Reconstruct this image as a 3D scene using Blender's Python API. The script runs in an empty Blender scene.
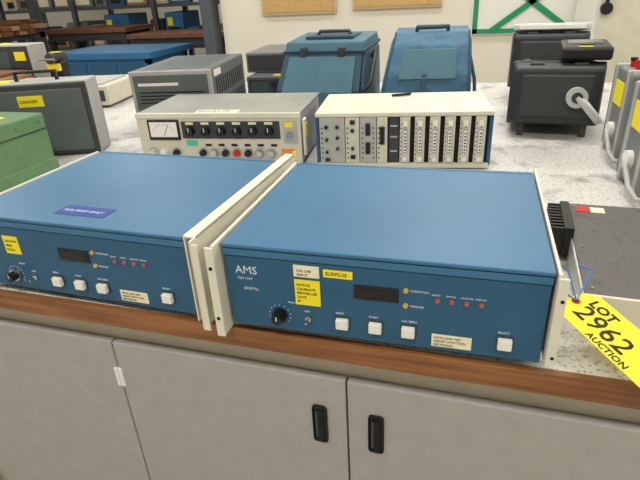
import bpy, bmesh, math, random
from mathutils import Vector, Matrix
random.seed(4)
Z0=0.92
# ---------------------------------------------------------------- materials
MATS={}
def mat(name,col,rough=.5,metal=0.,var=.0,vscale=6.,bump=0.,bscale=200.,emit=None,spec=.5,coat=0.,bdist=.001):
    if name in MATS: return MATS[name]
    m=bpy.data.materials.new(name); m.use_nodes=True
    nt=m.node_tree; b=nt.nodes['Principled BSDF']
    c=[ (x/255.)**2.2 for x in col]+[1]
    b.inputs['Base Color'].default_value=c
    b.inputs['Roughness'].default_value=rough; b.inputs['Metallic'].default_value=metal
    b.inputs['Specular IOR Level'].default_value=spec
    b.inputs['Coat Weight'].default_value=coat
    tc=nt.nodes.new('ShaderNodeTexCoord')
    if var>0:
        n=nt.nodes.new('ShaderNodeTexNoise'); n.inputs['Scale'].default_value=vscale; n.inputs['Detail'].default_value=6
        nt.links.new(tc.outputs['Object'],n.inputs['Vector'])
        r=nt.nodes.new('ShaderNodeValToRGB'); r.color_ramp.elements[0].position=.3; r.color_ramp.elements[1].position=.7
        r.color_ramp.elements[0].color=[x*(1-var) for x in c[:3]]+[1]
        r.color_ramp.elements[1].color=[min(1,x*(1+var)) for x in c[:3]]+[1]
        nt.links.new(n.outputs['Fac'],r.inputs['Fac']); nt.links.new(r.outputs[0],b.inputs['Base Color'])
    if bump>0:
        n2=nt.nodes.new('ShaderNodeTexNoise'); n2.inputs['Scale'].default_value=bscale
        nt.links.new(tc.outputs['Object'],n2.inputs['Vector'])
        bp=nt.nodes.new('ShaderNodeBump'); bp.inputs['Strength'].default_value=bump; bp.inputs['Distance'].default_value=bdist
        nt.links.new(n2.outputs['Fac'],bp.inputs['Height']); nt.links.new(bp.outputs[0],b.inputs['Normal'])
    if emit:
        b.inputs['Emission Color'].default_value=(1,1,1,1); b.inputs['Emission Strength'].default_value=emit
    MATS[name]=m; return m
def speckle(name,base,dark,rough=.45,scale=260,thr=.62,stain=.72,sscale=9):
    m=mat(name,base,rough); nt=m.node_tree; b=nt.nodes['Principled BSDF']
    tc=nt.nodes.new('ShaderNodeTexCoord'); L=nt.links
    n=nt.nodes.new('ShaderNodeTexNoise'); n.inputs['Scale'].default_value=scale; n.inputs['Detail'].default_value=2
    r=nt.nodes.new('ShaderNodeValToRGB'); r.color_ramp.elements[0].position=thr-.03; r.color_ramp.elements[1].position=thr+.03
    n2=nt.nodes.new('ShaderNodeTexNoise'); n2.inputs['Scale'].default_value=sscale; n2.inputs['Detail'].default_value=8; n2.inputs['Roughness'].default_value=.7
    r2=nt.nodes.new('ShaderNodeValToRGB'); r2.color_ramp.elements[0].position=.54; r2.color_ramp.elements[1].position=.66
    lin=lambda c:[(x/255.)**2.2 for x in c]+[1]
    m1=nt.nodes.new('ShaderNodeMixRGB'); m1.inputs[1].default_value=lin(base); m1.inputs[2].default_value=lin(dark)
    m2=nt.nodes.new('ShaderNodeMixRGB'); m2.inputs[2].default_value=lin([x*stain for x in base])
    L.new(tc.outputs['Object'],n.inputs[0]);L.new(tc.outputs['Object'],n2.inputs[0])
    L.new(n.outputs['Fac'],r.inputs[0]);L.new(n2.outputs['Fac'],r2.inputs[0])
    L.new(r.outputs[0],m1.inputs[0]);L.new(r2.outputs[0],m2.inputs[0]);L.new(m1.outputs[0],m2.inputs[1]);L.new(m2.outputs[0],b.inputs['Base Color'])
    return m
def wood(name,c1,c2,axis=0,scale=14):
    m=mat(name,c1,.45); nt=m.node_tree; b=nt.nodes['Principled BSDF']; L=nt.links
    tc=nt.nodes.new('ShaderNodeTexCoord'); mp=nt.nodes.new('ShaderNodeMapping')
    s=[scale*3]*3; s[axis]=scale*.15; mp.inputs['Scale'].default_value=s
    n=nt.nodes.new('ShaderNodeTexNoise'); n.inputs['Scale'].default_value=1.5; n.inputs['Detail'].default_value=8
    r=nt.nodes.new('ShaderNodeValToRGB'); lin=lambda c:[(x/255.)**2.2 for x in c]+[1]
    r.color_ramp.elements[0].color=lin(c1); r.color_ramp.elements[1].color=lin(c2)
    r.color_ramp.elements[0].position=.35; r.color_ramp.elements[1].position=.65
    L.new(tc.outputs['Object'],mp.inputs[0]);L.new(mp.outputs[0],n.inputs[0]);L.new(n.outputs['Fac'],r.inputs[0]);L.new(r.outputs[0],b.inputs['Base Color'])
    return m
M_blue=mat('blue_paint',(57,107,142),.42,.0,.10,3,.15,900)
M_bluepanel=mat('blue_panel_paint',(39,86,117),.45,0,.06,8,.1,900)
M_cream=mat('cream_paint',(222,217,198),.5,0,.06,12)
M_creamtop=mat('cream_top',(216,211,190),.45,0,.10,7)
M_white=mat('white_plastic',(232,230,220),.4)
M_black=mat('black_plastic',(22,22,24),.4)
M_dark=mat('dark_gray_plastic',(58,60,62),.5,0,.1,9)
M_slot=mat('dark_slot',(12,12,13),.7)
M_yellow=mat('yellow_sticker',(242,222,36),.5)
M_ink=mat('ink',(20,20,22),.6)
M_inkw=mat('white_ink',(205,216,222),.6)
M_label=mat('cream_label',(236,226,190),.55)
M_lblue=mat('blue_label',(28,60,140),.5)
M_red=mat('red_plastic',(200,32,28),.35)
M_ledr=mat('red_led_lens',(180,90,64),.3)
M_ledy=mat('amber_led_lens',(205,165,70),.3)
M_disp=mat('display_window',(26,14,14),.12)
M_chrome=mat('chrome',(190,190,190),.25,1.)
M_alu=mat('aluminium',(200,200,198),.4,.6,.06,20)
M_table=speckle('worn_laminate',(214,211,205),(160,155,147),.4,150,.60,.66,7)
M_wood=wood('oak_edge',(112,70,38),(154,102,60),0,20)
M_door=mat('cabinet_gray_laminate',(164,160,155),.5,0,.05,30,.1,500)
M_rail=mat('cabinet_rail',(184,176,160),.55,0,.05,20)
M_green=mat('green_hammer_paint',(94,128,90),.45,0,.1,30,.2,300)
M_gray=mat('mid_gray_paint',(112,116,116),.5,0,.06,15,.15,500)
M_grayd=mat('gray_instrument_paint',(92,98,98),.5,0,.06,15,.15,500)
M_graylight=mat('light_gray_paint',(172,172,166),.5,0,.05,15)
M_silver=mat('silver_gray_plastic',(198,200,198),.4)
M_beige=mat('beige_panel',(204,199,180),.5,0,.05,20)
M_lidgray=mat('gray_lid_paint',(146,148,140),.42,0,.14,9)
M_teal=mat('teal_vinyl',(70,108,124),.5,0,.12,9,.35,160)
M_tealdk=mat('dark_teal_vinyl',(44,72,88),.55,0,.12,9,.35,160)
M_navy=mat('blue_canvas',(60,102,128),.6,0,.16,9,.6,14,bdist=.02)
M_blackv=mat('black_body',(44,46,50),.5,0,.1,12,.2,300)
M_amp=speckle('gray_dusty_enamel',(88,86,83),(130,128,122),.5,400,.66,.82,30)
M_floor=speckle('vinyl_floor_tile',(190,188,182),(160,158,152),.3,40,.6)
M_wall=mat('wall_paint',(224,218,202),.8,0,.02,2)
M_wallc=mat('ceiling_tile',(225,225,220),.9)
M_cork=mat('cork',(196,160,104),.9,0,.15,60)
M_frame=wood('light_wood_frame',(190,160,120),(210,184,140),0,10)
M_brown=wood('brown_lumber',(104,66,46),(136,90,62),1,8)
M_card=mat('cardboard',(170,130,90),.8,0,.1,10)
M_gtape=mat('green_tape',(30,140,96),.5)
M_post=mat('steel_shelf_post',(92,98,104),.4,.5,.05,9)
M_bluebench=mat('blue_bench_paint',(44,102,144),.5,0,.08,6)
M_ltgreen=mat('green_label',(70,190,150),.5)
M_orange=mat('orange_sticker',(240,130,60),.5)
M_wire=mat('blue_wire',(40,110,200),.4)
M_scr=mat('crt_glass',(70,86,84),.15)
# ---------------------------------------------------------------- builder
class G:
    def __init__(s,name,loc=(0,0,0),rz=0.):
        s.bm=bmesh.new(); s.name=name; s.loc=loc; s.rz=rz; s.mats=[]
    def mi(s,m):
        if m not in s.mats: s.mats.append(m)
        return s.mats.index(m)
    def add(s,tb,m,T=None,smooth=False):
        if T is not None: bmesh.ops.transform(tb,matrix=T,verts=tb.verts)
        bmesh.ops.recalc_face_normals(tb,faces=tb.faces)
        i=s.mi(m)
        for f in tb.faces: f.material_index=i; f.smooth=smooth
        me=bpy.data.meshes.new('t'); tb.to_mesh(me); tb.free(); s.bm.from_mesh(me); bpy.data.meshes.remove(me)
    def box(s,x0,x1,y0,y1,z0,z1,m,bev=0.,T=None,seg=2):
        tb=bmesh.new(); bmesh.ops.create_cube(tb,size=1)
        for v in tb.verts: v.co=Vector(((x0+x1)/2+v.co.x*(x1-x0),(y0+y1)/2+v.co.y*(y1-y0),(z0+z1)/2+v.co.z*(z1-z0)))
        if bev>0: bmesh.ops.bevel(tb,geom=tb.edges[:],offset=bev,segments=seg,profile=.5,affect='EDGES')
        s.add(tb,m,T); return s
    def cyl(s,c,r,h,ax,m,r2=None,n=24,T=None,bev=0):
        tb=bmesh.new(); bmesh.ops.create_cone(tb,cap_ends=True,segments=n,radius1=r,radius2=r if r2 is None else r2,depth=h)
        R={'z':Matrix(),'y':Matrix.Rotation(math.pi/2,4,'X'),'x':Matrix.Rotation(math.pi/2,4,'Y')}[ax]
        bmesh.ops.transform(tb,matrix=Matrix.Translation(c)@R,verts=tb.verts)
        s.add(tb,m,T); return s
    def prism(s,pts,a0,a1,ax,m,bev=0,T=None,seg=2,taper=0,smooth=False):
        tb=bmesh.new()
        def mk(a,p):
            return {'x':(a,p[0],p[1]),'y':(p[0],a,p[1]),'z':(p[0],p[1],a)}[ax]
        A=[tb.verts.new(mk(a0,p)) for p in pts]; B=[tb.verts.new(mk(a1,p)) for p in pts]
        tb.faces.new(A); tb.faces.new(B[::-1]); k=len(pts)
        for i in range(k): tb.faces.new((A[i],B[i],B[(i+1)%k],A[(i+1)%k]))
        if bev>0: bmesh.ops.bevel(tb,geom=tb.edges[:],offset=bev,segments=seg,profile=.5,affect='EDGES')
        s.add(tb,m,T,smooth); return s
    def tube(s,pts,r,m,n=10,T=None,closed=False):
        cu=bpy.data.curves.new('c','CURVE'); cu.dimensions='3D'; cu.bevel_depth=r; cu.bevel_resolution=3; cu.use_fill_caps=True
        sp=cu.splines.new('POLY'); sp.points.add(len(pts)-1)
        for i,p in enumerate(pts): sp.points[i].co=(*p,1)
        sp.use_cyclic_u=closed
        s._curve(cu,m,T,True); return s
    def _curve(s,cu,m,T,smooth=False):
        ob=bpy.data.objects.new('c',cu); bpy.context.collection.objects.link(ob)
        dg=bpy.context.evaluated_depsgraph_get(); me=ob.evaluated_get(dg).to_mesh()
        tb=bmesh.new(); tb.from_mesh(me); ob.evaluated_get(dg).to_mesh_clear()
        bpy.data.objects.remove(ob); bpy.data.curves.remove(cu); s.add(tb,m,T,smooth)
    def text(s,txt,size,pos,m,face='front',ang=0,T=None,align='LEFT',ext=.0002,sx=1.,bold=0.):
        cu=bpy.data.curves.new('c','FONT'); cu.body=txt; cu.size=size; cu.extrude=ext; cu.resolution_u=2; cu.align_x=align; cu.offset=bold
        R=Matrix.Rotation(ang,4,'Z')@Matrix.Diagonal((sx,1,1,1))
        if face=='front': R=Matrix.Rotation(math.pi/2,4,'X')@R
        elif face=='right': R=Matrix.Rotation(math.pi/2,4,'Z')@Matrix.Rotation(math.pi/2,4,'X')@R
        Tm=Matrix.Translation(pos)@R
        s._curve(cu,m,(T@Tm) if T is not None else Tm); return s
    def done(s,dz=0.0015):
        me=bpy.data.meshes.new(s.name); s.bm.to_mesh(me); s.bm.free()
        for m in s.mats: me.materials.append(m)
        ob=bpy.data.objects.new(s.name,me); bpy.context.collection.objects.link(ob)
        ob.location=(s.loc[0],s.loc[1],s.loc[2]+Z0+dz); ob.rotation_euler=(0,0,s.rz)
        return ob
# ---------------------------------------------------------------- room
XL,XR,YB,YF=-9.,4.2,-3.2,11.5
def wallbox(n,*a):
    g=G(n); g.box(*a[:6],a[6]); return g.done(0)
wallbox('floor',XL,XR,YB,YF,-1.02,-.92,M_floor)
wallbox('ceiling',XL,XR,YB,YF,2.1,2.2,M_wallc)
wallbox('wall_left',XL-.1,XL,YB,YF,-.92,2.1,M_wall)
wallbox('wall_right',XR,XR+.1,YB,YF,-.92,2.1,M_wall)
wallbox('wall_front',XL,XR,YB-.1,YB,-.92,2.1,M_wall)
wallbox('wall_back',XL,XR,YF,YF+.1,-.92,2.1,M_wall)
wallbox('wall_partition',-2.15,XR,4.3,4.42,-.92,2.1,M_wall)
g=G('baseboard_partition'); g.box(-2.15,XR,4.285,4.3,-.92,-.80,M_dark); g.done()
for x0,x1,z0 in ((-1.72,-1.0,.23),(-.85,-.08,.25)):
    g=G('cork_board'); g.box(x0,x1,4.27,4.298,z0,z0+.9,M_frame,.004); g.box(x0+.025,x1-.025,4.262,4.28,z0+.025,z0+.875,M_cork); g.done()
g=G('whiteboard')
wx=.17; wz=.02
g.box(wx,wx+1.02,4.275,4.298,wz,wz+.9,M_white,.004)
for a in (wx+.01,wx+.96): g.box(a,a+.04,4.268,4.276,wz+.01,wz+.88,M_gtape)
g.box(wx+.01,wx+1.0,4.268,4.276,wz+.01,wz+.045,M_gtape); g.box(wx+.01,wx+1.0,4.268,4.276,wz+.85,wz+.88,M_gtape)
for sgn,cx in ((-1,wx+.40),(1,wx+.52)):
    T=Matrix.Translation((cx,4.2665,wz+.20))@Matrix.Rotation(sgn*.62,4,'Y')
    g.box(-.30,.30,-.001,.001,-.022,.022,M_gtape,0,T)
g.done()
g=G('storage_locker')
g.box(.95,3.4,3.3,4.2,-.92,1.3,M_white,.006)
for i in range(4):
    x=.97+i*.60; g.box(x,x+.585,3.285,3.3,-.84,1.26,M_creamtop,.004)
    g.box(x+.025,x+.045,3.25,3.285,.28,.52,M_black,.006); g.cyl((x+.035,3.265,.25),.035,.035,'y',M_black)
g.done()
# ---------------------------------------------------------------- workbench
TX0,TX1,TD=-3.1,2.6,2.15
g=G('workbench')
g.box(TX0,TX1,.012,TD,-.035,0,M_table)
g.box(TX0,TX1,0,.0121,-.036,.0,M_wood,.0015)
g.box(TX0+.02,TX1-.02,.045,TD-.03,-.84,-.035,M_rail)
g.box(TX0+.05,TX1-.05,.10,TD-.1,-.92,-.84,M_dark)
ds=[]
x=.1665
k=0
while x<TX1-.5:
    ds.append((x+.0015,x+.4475, 'L' if k%2==0 else 'R')); x+=.449 if k%2==0 else .495; k+=1
x=.1665;k=0
while x>TX0+.5:
    ds.append((x-.4475,x-.0015,'R' if k%2==0 else 'L')); x-=.449 if k%2==0 else .495;k+=1
for a,b,h in ds:
    g.box(a,b,.028,.045,-.82,-.098,M_door,.0025)
    hx=a+.048 if h=='L' else b-.046
    g.box(hx-.013,hx+.013,.0255,.03,-.240,-.158,M_black,.006)
    g.box(hx-.008,hx+.008,.0245,.0262,-.232,-.166,M_slot,.003)
    g.box(hx-.008,hx-.003,.022,.027,-.228,-.170,M_dark,.002)
    hy=a-.006 if h=='R' else b+.006
    for hz in (-.18,-.72): g.box(hy-.004,hy+.004,.024,.045,hz-.022,hz+.022,M_white,.002)
g.done(0)
# ---------------------------------------------------------------- rack instrument
W,D,H=.44,.355,.1407
def rack(loc,rz,full):
    g=G('rack_mount_instrument',loc,rz); zb=.012; zt=zb+H
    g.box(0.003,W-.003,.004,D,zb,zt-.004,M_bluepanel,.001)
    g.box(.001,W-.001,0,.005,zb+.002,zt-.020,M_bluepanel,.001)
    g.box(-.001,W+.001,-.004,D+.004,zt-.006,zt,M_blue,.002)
    g.box(0,W,-.002,.006,zt-.019,zt-.0075,M_blue,.0015)
    g.box(0,W,D-.002,D+.006,zt-.022,zt+.0015,M_blue,.002)
    for fx in (.05,W-.05):
        for fy in (.04,D-.04): g.cyl((fx,fy,zb/2),.011,zb,'z',M_black,n=16)
    P=lambda t,v:(t*W,zb+v*H)
    def rect(t0,t1,v0,v1,m,y=-.0012,bev=0): 
        g.box(t0*W,t1*W,y,.001,zb+v0*H,zb+v1*H,m,bev)
    def tx(s,t,v,size,m=M_inkw,y=-.0002): g.text(s,size,(t*W,y,zb+v*H),m)
    tx('AMS',.035,.66,.018); tx('TEST UNIT',.04,.59,.005); tx('DIGITAL',.06,.47,.006)
    if full:
        rect(.24,.325,.69,.82,M_label); tx('CAL LAB',.25,.75,.0055,M_ink,-.0014); tx('0048 27',.25,.705,.005,M_ink,-.0014)
        rect(.24,.325,.36,.655,M_yellow)
        for i in range(5): tx(['NOTICE','CALIBRATE','BEFORE USE','DATE','BY'][i],.247,.585-.048*i,.0055,M_ink,-.0014)
        rect(.338,.432,.715,.80,M_yellow); tx('SURPLUS',.345,.74,.0078,M_ink,-.0014)
    else:
        rect(.17,.245,.50,.74,M_yellow)
        for i in range(3): tx(['CAUTION','HIGH','VOLTS'][i],.176,.66-.06*i,.006,M_ink,-.0014)
    kx,kz=P(.18,.20)
    for i in range(11):
        a=math.radians(-130+26*i); g.box(kx+math.sin(a)*.0165-.0005,kx+math.sin(a)*.0165+.0005,-.0006,.0005,kz+math.cos(a)*.0165-.0010,kz+math.cos(a)*.0165+.0010,M_inkw)
    g.cyl((kx,-.003,kz),.0115,.006,'y',M_black if full else M_chrome); g.cyl((kx,-.011,kz),.0088,.014,'y',M_black,r2=.0075)
    g.box(kx-.0008,kx+.0008,-.0186,-.017,kz,kz+.007,M_inkw)
    tx('ADJUST',.21,.36,.0042)
    sx,sz=P(.28,.20); g.cyl((sx,-.002,sz),.0045,.004,'y',M_chrome); g.cyl((sx,-.008,sz),.0018,.014,'y',M_chrome); tx('LIMIT',.265,.27,.0042)
    rect(.435,.575,.51,.665,M_black,-.002,.001); rect(.447,.563,.535,.64,M_disp,-.0025)
    for v in (.66,.49):
        cx,cz=P(.597,v); g.cyl((cx,-.001,cz),.0035,.004,'y',M_ledy)
    tx('OPERATION',.609,.645,.0045); tx('MEASURE',.609,.475,.0045)
    for i,t in enumerate((.692,.734,.776,.818)):
        cx,cz=P(t,.585); g.cyl((cx,-.001,cz),.003,.004,'y',M_ledr); tx(['READY','SAMPLE','ANALYZE','DISPLAY'][i],t-.018,.63,.0036)
    for t,s in ((.396,'RESET'),(.504,'START'),(.608,'CAL ZERO'),(.894,'SELECT')):
        cx,cz=P(t,.2); g.box(cx-.0112,cx+.0112,-.002,.0,cz-.0102,cz+.0102,M_dark,.0008)
        g.box(cx-.0090,cx+.0090,-.009,.0,cz-.0080,cz+.0080,M_white,.0015); tx(s,t-.022,.295,.0045)
    rect(.68,.80,.06,.20,M_label)
    for i,s in enumerate(('NOTE LAMP TEST','ADJUST WITH TOOL','SEE MANUAL')): tx(s,.687,.155-.04*i,.0046,M_ink,-.0014)
    return g
g=rack((0,-.0067,0),.0173,True)
zt=.012+H
g.box(-.010,-.0045,-.018,D+.004,.004,zt+.002,M_cream,.001)
g.box(-.018,-.0045,-.022,-.018,.002,zt+.0,M_cream,.001)
g.box(W+.003,W+.007,-.010,D+.03,.018,zt+.002,M_cream,.001)
g.box(W+.003,W+.015,-.014,-.010,.018,zt-.002,M_cream,.001)
for z in (.035,.12): g.cyl((-.0115,-.0222,z),.0028,.002,'y',M_slot,n=12); g.cyl((W+.0105,-.0142,z),.0022,.002,'y',M_slot,n=12)
g.done()
g=rack((-.5065,.010,0),-.0231,False)
g.box(W+.002,W+.005,-.004,D+.05,.004,zt+.003,M_cream,.0008)
g.box(W+.005,W+.024,-.004,D+.05,zt-.001,zt+.003,M_cream,.001)
g.box(W+.021,W+.024,-.02,D+.05,.002,zt+.003,M_cream,.001)
g.box(W+.024,W+.034,-.02,-.016,.002,zt-.002,M_cream,.001)
g.box(W+.0205,W+.0245,D+.045,D+.052,.06,zt+.008,M_yellow)
g.box(-.008,-.003,-.01,D,.006,zt+.002,M_cream,.001)
g.box(.172,.272,.030,.066,zt-.0005,zt+.0006,M_lblue)
g.text('FOR PROP ONLY',.0106,(.179,.044,zt+.0008),M_inkw,'top')
g.done()
# ---------------------------------------------------------------- analog meter instrument
g=G('analog_meter_test_set',(-.645,.712,0),.105); w,h,d=.500,.158,.29
g.box(.004,w-.004,.006,d,.012,h-.002,M_graylight,.002)
g.box(0,w,0,.012,.010,h-.003,M_beige,.003)
g.box(.0,w,-.001,d+.004,h-.004,h,M_lidgray,.0015)
g.box(.0,w,-.004,.006,h-.014,h+.001,M_creamtop,.002)
for fx in (.04,w-.04):
    for fy in (.03,d-.03): g.cyl((fx,fy,.006),.011,.012,'z',M_black)
def fp(x0,x1,z0,z1,m,y=-.0015,bev=0): g.box(x0,x1,y,.002,z0,z1,m,bev)
fp(.035,.135,.080,.14,M_black,-.004,.002); fp(.042,.128,.090,.134,M_white,-.005)
g.tube([(.085,-.0056,.095),(.102,-.0056,.127)],.0008,M_red)
for i in range(9):
    aa=math.radians(-56+14*i); g.box(.085+math.sin(aa)*.036-.0006,.085+math.sin(aa)*.036+.0006,-.0056,-.005,.092+math.cos(aa)*.034,.092+math.cos(aa)*.034+.004,M_ink)
fp(.142,.440,.085,.135,M_dark,-.002)
for i in range(6):
    x=.168+i*.048; g.cyl((x,-.008,.107),.0145,.016,'y',M_black,r2=.012); g.box(x-.001,x+.001,-.0172,-.016,.107,.119,M_inkw)
    fp(x-.012,x+.012,.126,.133,M_label,-.0028)
fp(.15,.185,.063,.079,M_ltgreen)
for i,(x,m) in enumerate([(.04,M_beige),(.075,M_white),(.115,M_black),(.20,M_black),(.235,M_chrome),(.27,M_black),(.305,M_red),(.34,M_black),(.375,M_chrome),(.41,M_chrome)]):
    g.cyl((x,-.007,.043),.011 if i!=1 else .016,.016,'y',m,r2=.009); g.cyl((x,-.001,.043),.015,.004,'y',M_graylight)
for x in (.21,.25,.29,.33,.37,.41): fp(x,x+.018,.062,.069,M_ink)
fp(.44,.478,.025,.055,M_orange); fp(.45,.490,.072,.135,M_graylight,-.003)
g.cyl((.470,-.006,.095),.011,.012,'y',M_chrome); fp(.455,.478,.118,.132,M_yellow,-.0036)
g.box(.185,.315,.006,.042,h-.001,h+.0008,M_label)
g.text('SN-0175',.028,(.19,.013,h+.0011),M_lblue,'top')
g.box(w+.0,w+.008,.02,.05,.03,.135,M_white,.002); g.box(w+.006,w+.010,.022,.046,.085,.12,M_yellow)
g.done()
# ---------------------------------------------------------------- modular card chassis
a=math.atan2(.065,.47)
g=G('modular_card_chassis',(-.100,.765,0),a); w,h,d=.468,.158,.26
g.box(.003,w-.003,.01,d,.008,h-.004,M_slot,.001)
g.box(w-.006,w+.004,.003,d,.008,h-.008,M_bluepanel,.002); g.box(-.004,.006,0.003,d,.008,h-.008,M_bluepanel,.002)
g.box(-.003,w+.003,-.004,d+.004,h-.012,h,M_creamtop,.003)
g.box(0,w,-.002,.01,.002,.016,M_creamtop,.002)
for fx in (.04,w-.04):
    for fy in (.03,d-.03): g.cyl((fx,fy,.004),.011,.008,'z',M_black)
def mod(x0,x1,m=M_graylight,y=-.003): g.box(x0,x1,y,.012,.017,h-.013,m,.001)
for i,(x0,x1) in enumerate(((.008,.078),(.080,.118),(.120,.165),(.167,.195))): mod(x0,x1,M_beige if i%2 else M_graylight)
for x,z in ((.028,.12),(.028,.085),(.028,.05),(.058,.12),(.058,.09),(.058,.06),(.1,.11),(.1,.06)):
    g.cyl((x,-.006,z),.0065,.01,'y',M_chrome,n=16); g.cyl((x,-.0115,z),.0045,.002,'y',M_slot,n=16)
for x,z,hh in ((.142,.112,.034),(.142,.06,.034),(.181,.095,.05),(.1,.132,.012),(.028,.027,.01),(.1,.035,.012)):
    g.box(x-.007,x+.007,-.008,0,z-hh/2,z+hh/2,M_dark,.002); g.box(x-.004,x+.004,-.0085,-.007,z-hh/2+.003,z+hh/2-.003,M_slot)
for x in (.012,.084,.125,.155,.170):
    for k in range(7): g.box(x,x+.004,-.0036,-.003,.03+.014*k,.034+.014*k,M_ink)
g.box(.199,.226,.004,.012,.017,h-.013,M_dark)
for z in (.05,.09,.12): g.box(.203,.222,.0,.006,z-.002,z+.002,M_graylight)
for i in range(6):
    x=.229+i*.0395; mod(x,x+.027,M_beige)
    g.box(x+.007,x+.021,-.006,0,.045,.112,M_graylight,.001); g.box(x+.010,x+.018,-.0068,-.005,.05,.107,M_white)
    g.box(x+.008,x+.020,-.01,0,.120,.135,M_white,.002); g.box(x+.008,x+.020,-.01,0,.022,.034,M_white,.002)
    for kk in range(6): g.box(x+.012,x+.017,-.0072,-.0066,.053+kk*.009,.057+kk*.009,M_ink)
    g.cyl((x+.014,-.004,.116),.002,.004,'y',M_chrome,n=10)
    for kk in range(9): g.box(x+.002,x+.005,-.0036,-.003,.028+.012*kk,.031+.012*kk,M_ink)
g.tube([(.20,.20,h+.005),(.25,.215,h+.005),(.255,.235,h+.005)],.004,M_black)
g.box(.17,.30,.02,.05,h-.0005,h+.0005,M_beige)
g.done()
# ---------------------------------------------------------------- gray ventilated power supply
g=G('ventilated_power_supply',(-.878,1.03,0),.17); w,h,d=.30,.228,.44
g.box(0,w,.008,d,.012,h,M_grayd,.004)
g.box(-.002,w+.002,0,.012,.010,h,M_graylight,.003); g.box(.012,w-.012,-.003,.004,.022,h-.014,M_grayd,.002)
g.box(.03,w*.6,-.0045,.004,h-.05,h-.04,M_white)
for j in range(4): g.box(.03,w-.03,-.0045,.0,h-.075-.012*j,h-.071-.012*j,M_slot)
for i in range(6): g.cyl((.04+i*.044,-.008,.07),.012,.012,'y',M_black)
for i in range(13):
    y=.05+i*.028
    for z0 in (.13,.05): g.box(w-.001,w+.0006,y,y+.014,z0,z0+.06,M_slot)
g.box(w,w+.001,.04,.12,.198,.22,M_white)
for j in range(13): g.box(.04,w-.04,.05+j*.028,.056+j*.028,h-.001,h+.0004,M_dark)
for fx in (.03,w-.03):
    for fy in (.03,d-.03): g.cyl((fx,fy,.006),.012,.012,'z',M_black)
g.done()
# ---------------------------------------------------------------- left gray case
A=(-.885,.81); a=.36; L=.47
g=G('gray_instrument_case',(A[0]-L*math.cos(a),A[1]-L*math.sin(a),0),a); h=.235;d=.12
g.box(0,L,0,d,.001,h,M_dark,.006); g.box(-.002,L+.002,.01,d-.01,.001,h+.003,M_graylight,.004)
g.box(.015,L-.015,-.002,.004,.015,h-.018,M_grayd,.004)
g.tube([(L*.5,d/2,h),(L*.5,d/2,h+.03),(L*.5+.13,d/2,h+.03),(L*.5+.13,d/2,h)],.007,M_black)
g.box(.25,.33,-.003,0,h-.07,h-.035,M_yellow); g.text('DANGER',.014,(.255,-.0035,h-.058),M_ink)
g.box(.12,.22,.02,.08,h+.002,h+.0045,M_yellow)
g.done()
# ---------------------------------------------------------------- green cabinet
g=G('green_equipment_box',(-1.36,.395,0),0); w,h,d=.48,.182,.215
g.box(0,w,0,d,.008,h,M_green,.005); g.box(w-.004,w+.004,-.003,d+.003,.006,.05,M_green,.002)
g.box(w-.002,w+.002,.005,d-.005,.137,.14,M_dark)
for fx in (.03,w-.03):
    for fy in (.03,d-.03): g.cyl((fx,fy,.005),.012,.010,'z',M_black)
for k in range(3): g.cyl((w+.001,.03+.08*k,.16),.004,.003,'x',M_chrome)
g.box(w-.12,w-.06,.10,.14,h,h+.0015,M_yellow)
g.done()
# ---------------------------------------------------------------- beige low instrument far left
g=G('flat_beige_chart_recorder',(-1.95,1.35,0),.2); g.box(0,.62,0,.35,.01,.10,M_beige,.006); g.box(.04,.58,.03,.30,.10,.106,M_graylight,.002); g.box(.02,.6,-.003,.0,.03,.08,M_dark)
for i in range(5): g.cyl((.1+.1*i,-.008,.055),.012,.014,'y',M_black)
for fx in (.05,.57):
    for fy in (.05,.3): g.cyl((fx,fy,.006),.012,.012,'z',M_black)
g.done()
g=G('stacked_gray_oscilloscopes',(-.70,1.62,0),.08)
g.box(0,.24,0,.36,.008,.115,M_grayd,.005); g.box(.01,.23,-.004,.004,.02,.105,M_dark,.002); g.box(.02,.10,-.006,.0,.035,.09,M_scr,.004)
for i in range(3):
    for j in range(2): g.cyl((.13+.033*i,-.008,.045+.035*j),.01,.014,'y',M_black,n=16)
g.box(-.03,.24,.10,.44,.117,.205,M_gray,.005); g.box(-.02,.23,.096,.104,.125,.195,M_dark,.002)
g.box(.12,.20,.02,.05,.1152,.117,M_yellow)
for fx in (.03,.21):
    for fy in (.03,.33): g.cyl((fx,fy,.004),.01,.008,'z',M_black)
g.done()
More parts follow.
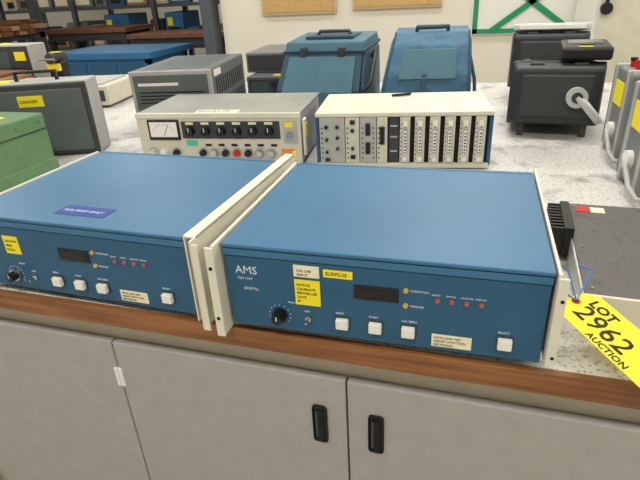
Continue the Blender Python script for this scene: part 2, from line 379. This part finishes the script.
# ---------------------------------------------------------------- teal covered scopes
def covered(loc,rz,w,soft=False):
    g=G('soft_instrument_bag' if soft else 'covered_portable_oscilloscope',loc,rz)
    Mm=M_navy if soft else M_teal
    if not soft:
        g.prism([(.02,0),(.0,.12),(.065,.245),(.28,.265),(.31,.24),(.30,0)],0,w,'x',Mm,.008,seg=2)
        g.prism([(-.034,.02),(-.040,.125),(.030,.250),(.052,.240),(-.008,.12),(.0,.02)],.004,w-.004,'x',M_tealdk,.005)
        g.prism([(-.046,.035),(-.051,.122),(.017,.238),(.026,.232),(-.038,.12),(-.032,.035)],.03,w-.03,'x',M_teal,.003)
        g.prism([(.030,.250),(.040,.285),(.275,.300),(.305,.262),(.05,.245)],.002,w-.002,'x',M_teal,.006)
        g.prism([(.026,.246),(.024,.256),(.305,.268),(.308,.258)],-.004,w+.004,'x',M_tealdk,.002)
        g.box(.07,w-.06,.09,.22,.288,.300,M_tealdk,.003)
        g.tube([(w*.3,.15,.298),(w*.33,.15,.312),(w*.72,.15,.312),(w*.75,.15,.298)],.007,M_dark)
        for x in (.09,w-.09): g.box(x-.014,x+.014,.015,.035,.228,.268,M_dark,.003)
        g.tube([(w+.004,.16,.22),(w+.03,.12,.25),(w+.03,.02,.15),(w+.004,-.0,.12)],.008,M_dark)
    else:
        g.prism([(0,0),(-.02,.06),(.01,.17),(.055,.255),(.09,.292),(.26,.300),(.295,.27),(.31,0)],0,w,'x',Mm,.016,seg=3,smooth=True)
        g.prism([(-.030,.075),(-.004,.175),(.045,.268),(.085,.306),(.22,.314),(.22,.300),(.09,.288),(.05,.250),(.006,.165),(-.018,.075)],.008,w-.008,'x',Mm,.005,seg=2)
        g.tube([(.014,-.032,.078),(w-.014,-.032,.078)],.004,M_tealdk)
        for xx in (.012,w-.012): g.tube([(xx,-.028,.078),(xx,-.002,.177),(xx,.045,.27),(xx,.085,.308)],.004,M_tealdk)
        g.prism([(-.034,.03),(-.034,.09),(-.006,.182),(.0,.180),(-.026,.09),(-.026,.03)],w*.44,w*.50,'x',M_tealdk,.002)
        g.prism([(-.012,.165),(.035,.258),(.042,.254),(-.002,.160)],.06,w-.06,'x',M_teal,.002)
        g.tube([(w*.30,.12,.308),(w*.30,.10,.322),(w*.70,.10,.322),(w*.70,.12,.308)],.008,M_tealdk)
        g.tube([(w+.0,.15,.22),(w+.02,.12,.14),(w+.02,.05,.04),(w-.0,.02,.015)],.007,M_tealdk)
    for v in g.bm.verts:
        z=max(0,v.co.z); v.co.x+= (z/.3)*(.06 if soft else .045)*(1-v.co.x/w) - (z/.3)*.006*(v.co.x/w)
    return g.done()
covered((-.43,1.29,0),-.02,.345)
covered((-.040,1.25,0),.10,.335,True)
# ---------------------------------------------------------------- black scopes on right
def portable(name,loc,rz,w,h,tilt,trim,zr):
    g=G(name,loc,rz)
    T=Matrix.Translation((0,0,zr))@Matrix.Rotation(tilt,4,'X')
    g.box(0,w,0,.32,0,h,M_blackv,.010,T,3)
    g.box(-.004,w+.004,.045,.065,-.004,h+.004,trim,.004,T)
    g.box(.003,w-.003,-.030,.045,.004,h-.005,M_blackv,.016,T,3)
    g.box(.03,w-.03,-.034,0,.03,h-.03,M_dark,.006,T)
    for x in (.05,w-.09): g.box(x,x+.04,-.002,.02,h-.007,h+.003,M_dark,.003,T)
    g.box(.03,w-.03,.08,.30,h,h+.006,trim,.003,T)
    for i in range(6): g.box(.05,w-.05,.10+.03*i,.108+.03*i,h+.0055,h+.0075,M_black,0,T)
    for x in (.03,w-.05):
        g.box(x,x+.02,.0,.02,0,zr+.01,M_dark,.002); g.box(x,x+.02,.28,.30,0,max(.012,zr-.022),M_dark,.002)
    return g,T
def crank(g,T,cx,zc,w):
    g.cyl((cx,-.046,zc),.030,.028,'y',M_silver,n=28,T=T); g.cyl((cx,-.062,zc),.016,.006,'y',M_dark,n=20,T=T)
    g.tube([T@Vector(p) for p in ((cx,-.055,zc),(cx+.025,-.06,zc-.020),(cx+.052,-.06,zc-.050),(cx+.066,-.05,zc-.066),(cx+.068,-.02,zc-.068))],.012,M_silver)
g,T=portable('portable_black_oscilloscope',(.415,1.19,0),-.05,.265,.185,-.10,M_blackv,.036)
crank(g,T,.190,.090,.265)
T2=T@Matrix.Translation((.135,.00,.193))@Matrix.Rotation(.12,4,'X')
g.box(0,.14,0,.19,0,.038,M_black,.008,T2); g.box(.02,.12,.09,.17,.037,.040,M_scr,.001,T2); g.cyl((.07,.05,.040),.020,.008,'z',M_dark,T=T2)
g.box(.045,.085,.015,.03,.038,.039,M_yellow,0,T2)
g.done()
g,T=portable('portable_black_oscilloscope',(.42,1.64,0),-.05,.27,.20,-.10,M_graylight,.07)
g.box(.0,.27,.0,.33,.207,.232,M_silver,.006,T); g.box(.02,.25,-.004,.0,.211,.226,M_white,.001,T)
g.done()
# gray test sets w/ red posts
def testset(loc,rz):
    g=G('portable_gray_test_set',loc,rz); w,d,h=.30,.20,.235
    g.box(0,w,0,d,.006,h,M_gray,.010,seg=3); g.box(-.003,w+.003,.03,.05,.004,h+.003,M_graylight,.003); g.box(-.003,w+.003,d-.05,d-.03,.004,h+.003,M_graylight,.003)
    g.box(-.003,0,.06,.14,.14,.20,M_yellow); g.box(.02,w-.02,-.003,0,.03,h-.03,M_graylight,.003)
    g.box(.03,.12,.055,.145,h,h+.003,M_graylight,.001)
    for i in range(4):
        for yy in (.07,.12):
            g.cyl((.025+i*.035,yy,h+.008),.007,.018,'z',M_red,n=14); g.cyl((.025+i*.035,yy,h+.02),.009,.008,'z',M_red if yy<.1 else M_black,n=14)
    g.cyl((-.006,.10,.07),.022,.014,'x',M_white,n=24); g.tube([(-.014,.10,.07),(-.018,.02,.03),(-.014,-.03,.02),(w,-.03,.02)],.006,M_graylight)
    for fx in (.03,w-.03):
        for fy in (.03,d-.03): g.cyl((fx,fy,.005),.01,.010,'z',M_black)
    return g.done()
testset((.690,.91,0),.04)
testset((.685,.635,0),.06)
# ---------------------------------------------------------------- amplifier with heat sink
g=G('power_amplifier_module',(.502,.128,0),-.03)
g.box(0,.26,0,.36,.004,.048,M_alu,.002); g.box(.003,.26,.003,.357,.046,.0505,M_amp,.001)
g.box(.0,.26,-.004,.002,.002,.052,M_creamtop,.001)
for i in range(9): g.box(-.034,-.0,.20+i*.014,.206+i*.014,.012,.064,M_black,.0008)
g.box(-.012,.004,.195,.325,.010,.067,M_black,.001)
g.box(.02,.045,.315,.34,.050,.0515,M_red); g.box(.045,.07,.315,.34,.050,.0515,M_label)
for x,y in ((.015,.02),(.015,.16),(.015,.34),(.13,.34),(.13,.02),(.13,.17)): g.cyl((x,y,.0515),.003,.002,'z',M_chrome,n=10)
for fx in (.02,.22):
    for fy in (.03,.33): g.cyl((fx,fy,.003),.008,.006,'z',M_black)
g.done()
# ---------------------------------------------------------------- auction tag
o=Vector((.452,.079,.058)); ex=Vector((.095,-.118,-.030)).normalized(); ey=Vector((.05,.055,.004)); ey=(ey-ex*ey.dot(ex)).normalized(); ez=ex.cross(ey)
T=Matrix((( ex.x,ey.x,ez.x,o.x),(ex.y,ey.y,ez.y,o.y),(ex.z,ey.z,ez.z,o.z),(0,0,0,1)))
g=G('auction_lot_tag')
tw,tl=.076,.155
g.prism([(0,.018),(.016,0),(tl,0),(tl,tw),(.016,tw),(0,tw-.018)],0,.0008,'z',M_yellow,T=T)
g.cyl((.010,tw/2,.001),.006,.0014,'z',M_red,T=T); g.cyl((.010,tw/2,.0016),.003,.0014,'z',M_slot,T=T)
g.text('LOT',.022,(.020,.050,.001),M_ink,'top',T=T,bold=.0008); g.text('2962',.043,(.022,.018,.001),M_ink,'top',T=T,bold=.0004)
g.text('AUCTION',.014,(.062,.003,.001),M_ink,'top',T=T,bold=.0003)
p=T@Vector((.010,tw/2,.002))
g.tube([tuple(p),(.478,.13,.085),(.462,.12,.10),(.455,.09,.085),(.470,.10,.068),tuple(p)],.0011,M_wire)
g.tube([tuple(p),(.515,.16,.075),(.50,.18,.07)],.0011,M_wire)
g.done()
# ---------------------------------------------------------------- background left
g=G('steel_shelving_unit')
X0,X1,Y0,Y1=-6.6,-2.7,6.0,6.8
for x in (X0,-5.3,-4.0,X1):
    for y in (Y0,Y1): g.box(x-.03,x+.03,y-.03,y+.03,-.92,1.8,M_post)
for z in (-.75,-.2,.32,.85): g.box(X0,X1,Y0,Y1,z-.02,z+.02,M_post)
for z in (-.75,-.2,.32,.85):
    x=X0+.08
    while x<X1-.4:
        ww=random.uniform(.18,.42); hh=random.uniform(.18,.42); m=random.choice([M_card,M_dark,M_beige,M_gray,M_white,M_bluebench,M_graylight,M_dark])
        g.box(x,x+ww,Y0+.05,Y0+.5,z+.02,z+.02+hh,m,.006); g.box(x+.03,x+ww-.05,Y0+.044,Y0+.05,z+.05,z+hh*.6,random.choice([M_dark,M_label,M_black]))
        if random.random()<.4: g.box(x+.04,x+.12,Y0+.040,Y0+.044,z+hh*.65,z+hh*.9,M_yellow)
        x+=ww+.04
g.done()
g=G('steel_column'); g.box(-2.32,-2.20,4.2,4.35,-.92,2.1,M_post,.005); g.box(-2.335,-2.185,4.19,4.36,-.92,-.86,M_graylight,.003); g.done()
g=G('blue_work_table')
g.box(-3.95,-2.75,3.9,4.7,-.09,-.03,M_bluebench,.005); g.box(-3.90,-2.8,3.94,4.66,-.55,-.09,M_bluebench)
for i in range(3): g.box(-3.86+.36*i,-3.54+.36*i,3.93,3.94,-.50,-.13,M_bluepanel,.004)
for x in (-3.90,-2.85):
    for y in (3.94,4.60): g.box(x,x+.05,y,y+.05,-.92,-.09,M_bluebench)
g.done()
for (xx,yy,zz) in ((-3.75,4.95,.05),(-5.1,5.1,.12)):
    g=G('wooden_table',(xx,yy,0),0)
    g.box(0,1.25,0,.6,zz-.05,zz,M_brown,.004); g.box(.05,1.2,.03,.57,zz-.14,zz-.05,M_dark)
    for x in (.04,1.15):
        for y in (.04,.50): g.box(x,x+.06,y,y+.06,-.92,zz-.05,M_dark)
    g.done()
g=G('lumber_storage_rack')
for x in (-6.0,-4.75):
    for y in (4.0,4.7): g.box(x-.04,x+.04,y-.04,y+.04,-.92,1.7,M_post)
    for z in (-.35,.1,.55): g.box(x-.04,x+.04,3.9,4.75,z-.03,z+.03,M_post)
for z in (-.35,.1,.55):
    for i in range(6):
        for j in range(2+(i%2)):
            g.box(-6.2+random.uniform(0,.15),-4.55-random.uniform(0,.2),3.96+i*.12,4.06+i*.12,z+.03+j*.05,z+.075+j*.05,M_brown if (i+j)%3 else M_card,.002)
g.done()
g=G('stacked_wood_boards',(-3.0,1.60,0),.02)
for i in range(6): g.box(.02*i,.90-.03*i,.01*i,.32,i*.018,.0175+i*.018,M_brown if i%2 else M_card)
g.done()
g=G('bench_vise',(-2.20,1.98,.0),.1)
g.box(0,.18,0,.1,0,.03,M_black,.005); g.box(.04,.14,.02,.08,.03,.14,M_black,.01); g.cyl((.09,.05,.16),.03,.13,'y',M_dark); g.box(.05,.13,-.0,.02,.09,.13,M_yellow); g.box(.06,.12,.03,.07,.189,.192,M_yellow); g.cyl((.09,-.04,.16),.006,.10,'x',M_chrome)
g.done()
g=G('gray_bench_meter',(-2.58,2.0,0),.0)
g.box(0,.32,0,.13,.008,.24,M_graylight,.006); g.box(.015,.305,-.003,0,.02,.23,M_dark,.002); g.box(.03,.15,-.005,0,.10,.20,M_scr,.003)
for i in range(3): g.cyl((.18+.035*i,-.008,.10),.012,.014,'y',M_black)
g.box(.20,.28,-.006,.0,.15,.20,M_yellow); g.box(.05,.12,.03,.10,.24,.242,M_yellow)
for x in (.03,.29):
    for y in (.03,.10): g.cyl((x,y,.004),.01,.008,'z',M_black)
g.done()
# ---------------------------------------------------------------- lights
def area(loc,sx,sy,e,col=(1,.975,.93)):
    l=bpy.data.lights.new('fluorescent_light','AREA'); l.shape='RECTANGLE'; l.size=sx; l.size_y=sy; l.energy=e; l.color=col
    o=bpy.data.objects.new('fluorescent_light',l); bpy.context.collection.objects.link(o); o.location=(loc[0],loc[1],loc[2]+Z0)
M_tube=mat('fluorescent_diffuser',(255,255,250),.5,emit=3.)
for x in (-5.5,-2.6,.2,2.8):
    for y in (-1.2,1.4,3.4,6.8,9.5):
        if x>-2.15 and y>4.4: continue
        g=G('ceiling_light_fixture',(x,y,0)); g.box(-.62,.62,-.16,.16,2.05,2.1,M_white); g.box(-.6,.6,-.14,.14,2.044,2.05,M_tube); g.done(-.002)
        area((x,y,2.03),1.2,.28,28 if y<3 else 20)
w=bpy.data.worlds.new('World'); bpy.context.scene.world=w; w.use_nodes=True
w.node_tree.nodes['Background'].inputs[0].default_value=(.8,.85,.9,1); w.node_tree.nodes['Background'].inputs[1].default_value=.3
# ---------------------------------------------------------------- camera
yaw,pitch,roll=.3206,.4597,-.0555
f=Vector((-math.sin(yaw)*math.cos(pitch),math.cos(yaw)*math.cos(pitch),-math.sin(pitch)))
r=Vector((math.cos(yaw),math.sin(yaw),0)); u=r.cross(f)
r2=r*math.cos(roll)+u*math.sin(roll); u2=-r*math.sin(roll)+u*math.cos(roll)
c=bpy.data.cameras.new('Camera'); c.sensor_width=36; c.lens=517.3/640*36; c.clip_start=.02
co=bpy.data.objects.new('Camera',c); bpy.context.collection.objects.link(co)
co.matrix_world=Matrix(((r2.x,u2.x,-f.x,.3418),(r2.y,u2.y,-f.y,-.5913),(r2.z,u2.z,-f.z,.477+Z0),(0,0,0,1)))
bpy.context.scene.camera=co
bpy.context.scene.view_settings.view_transform='Standard'
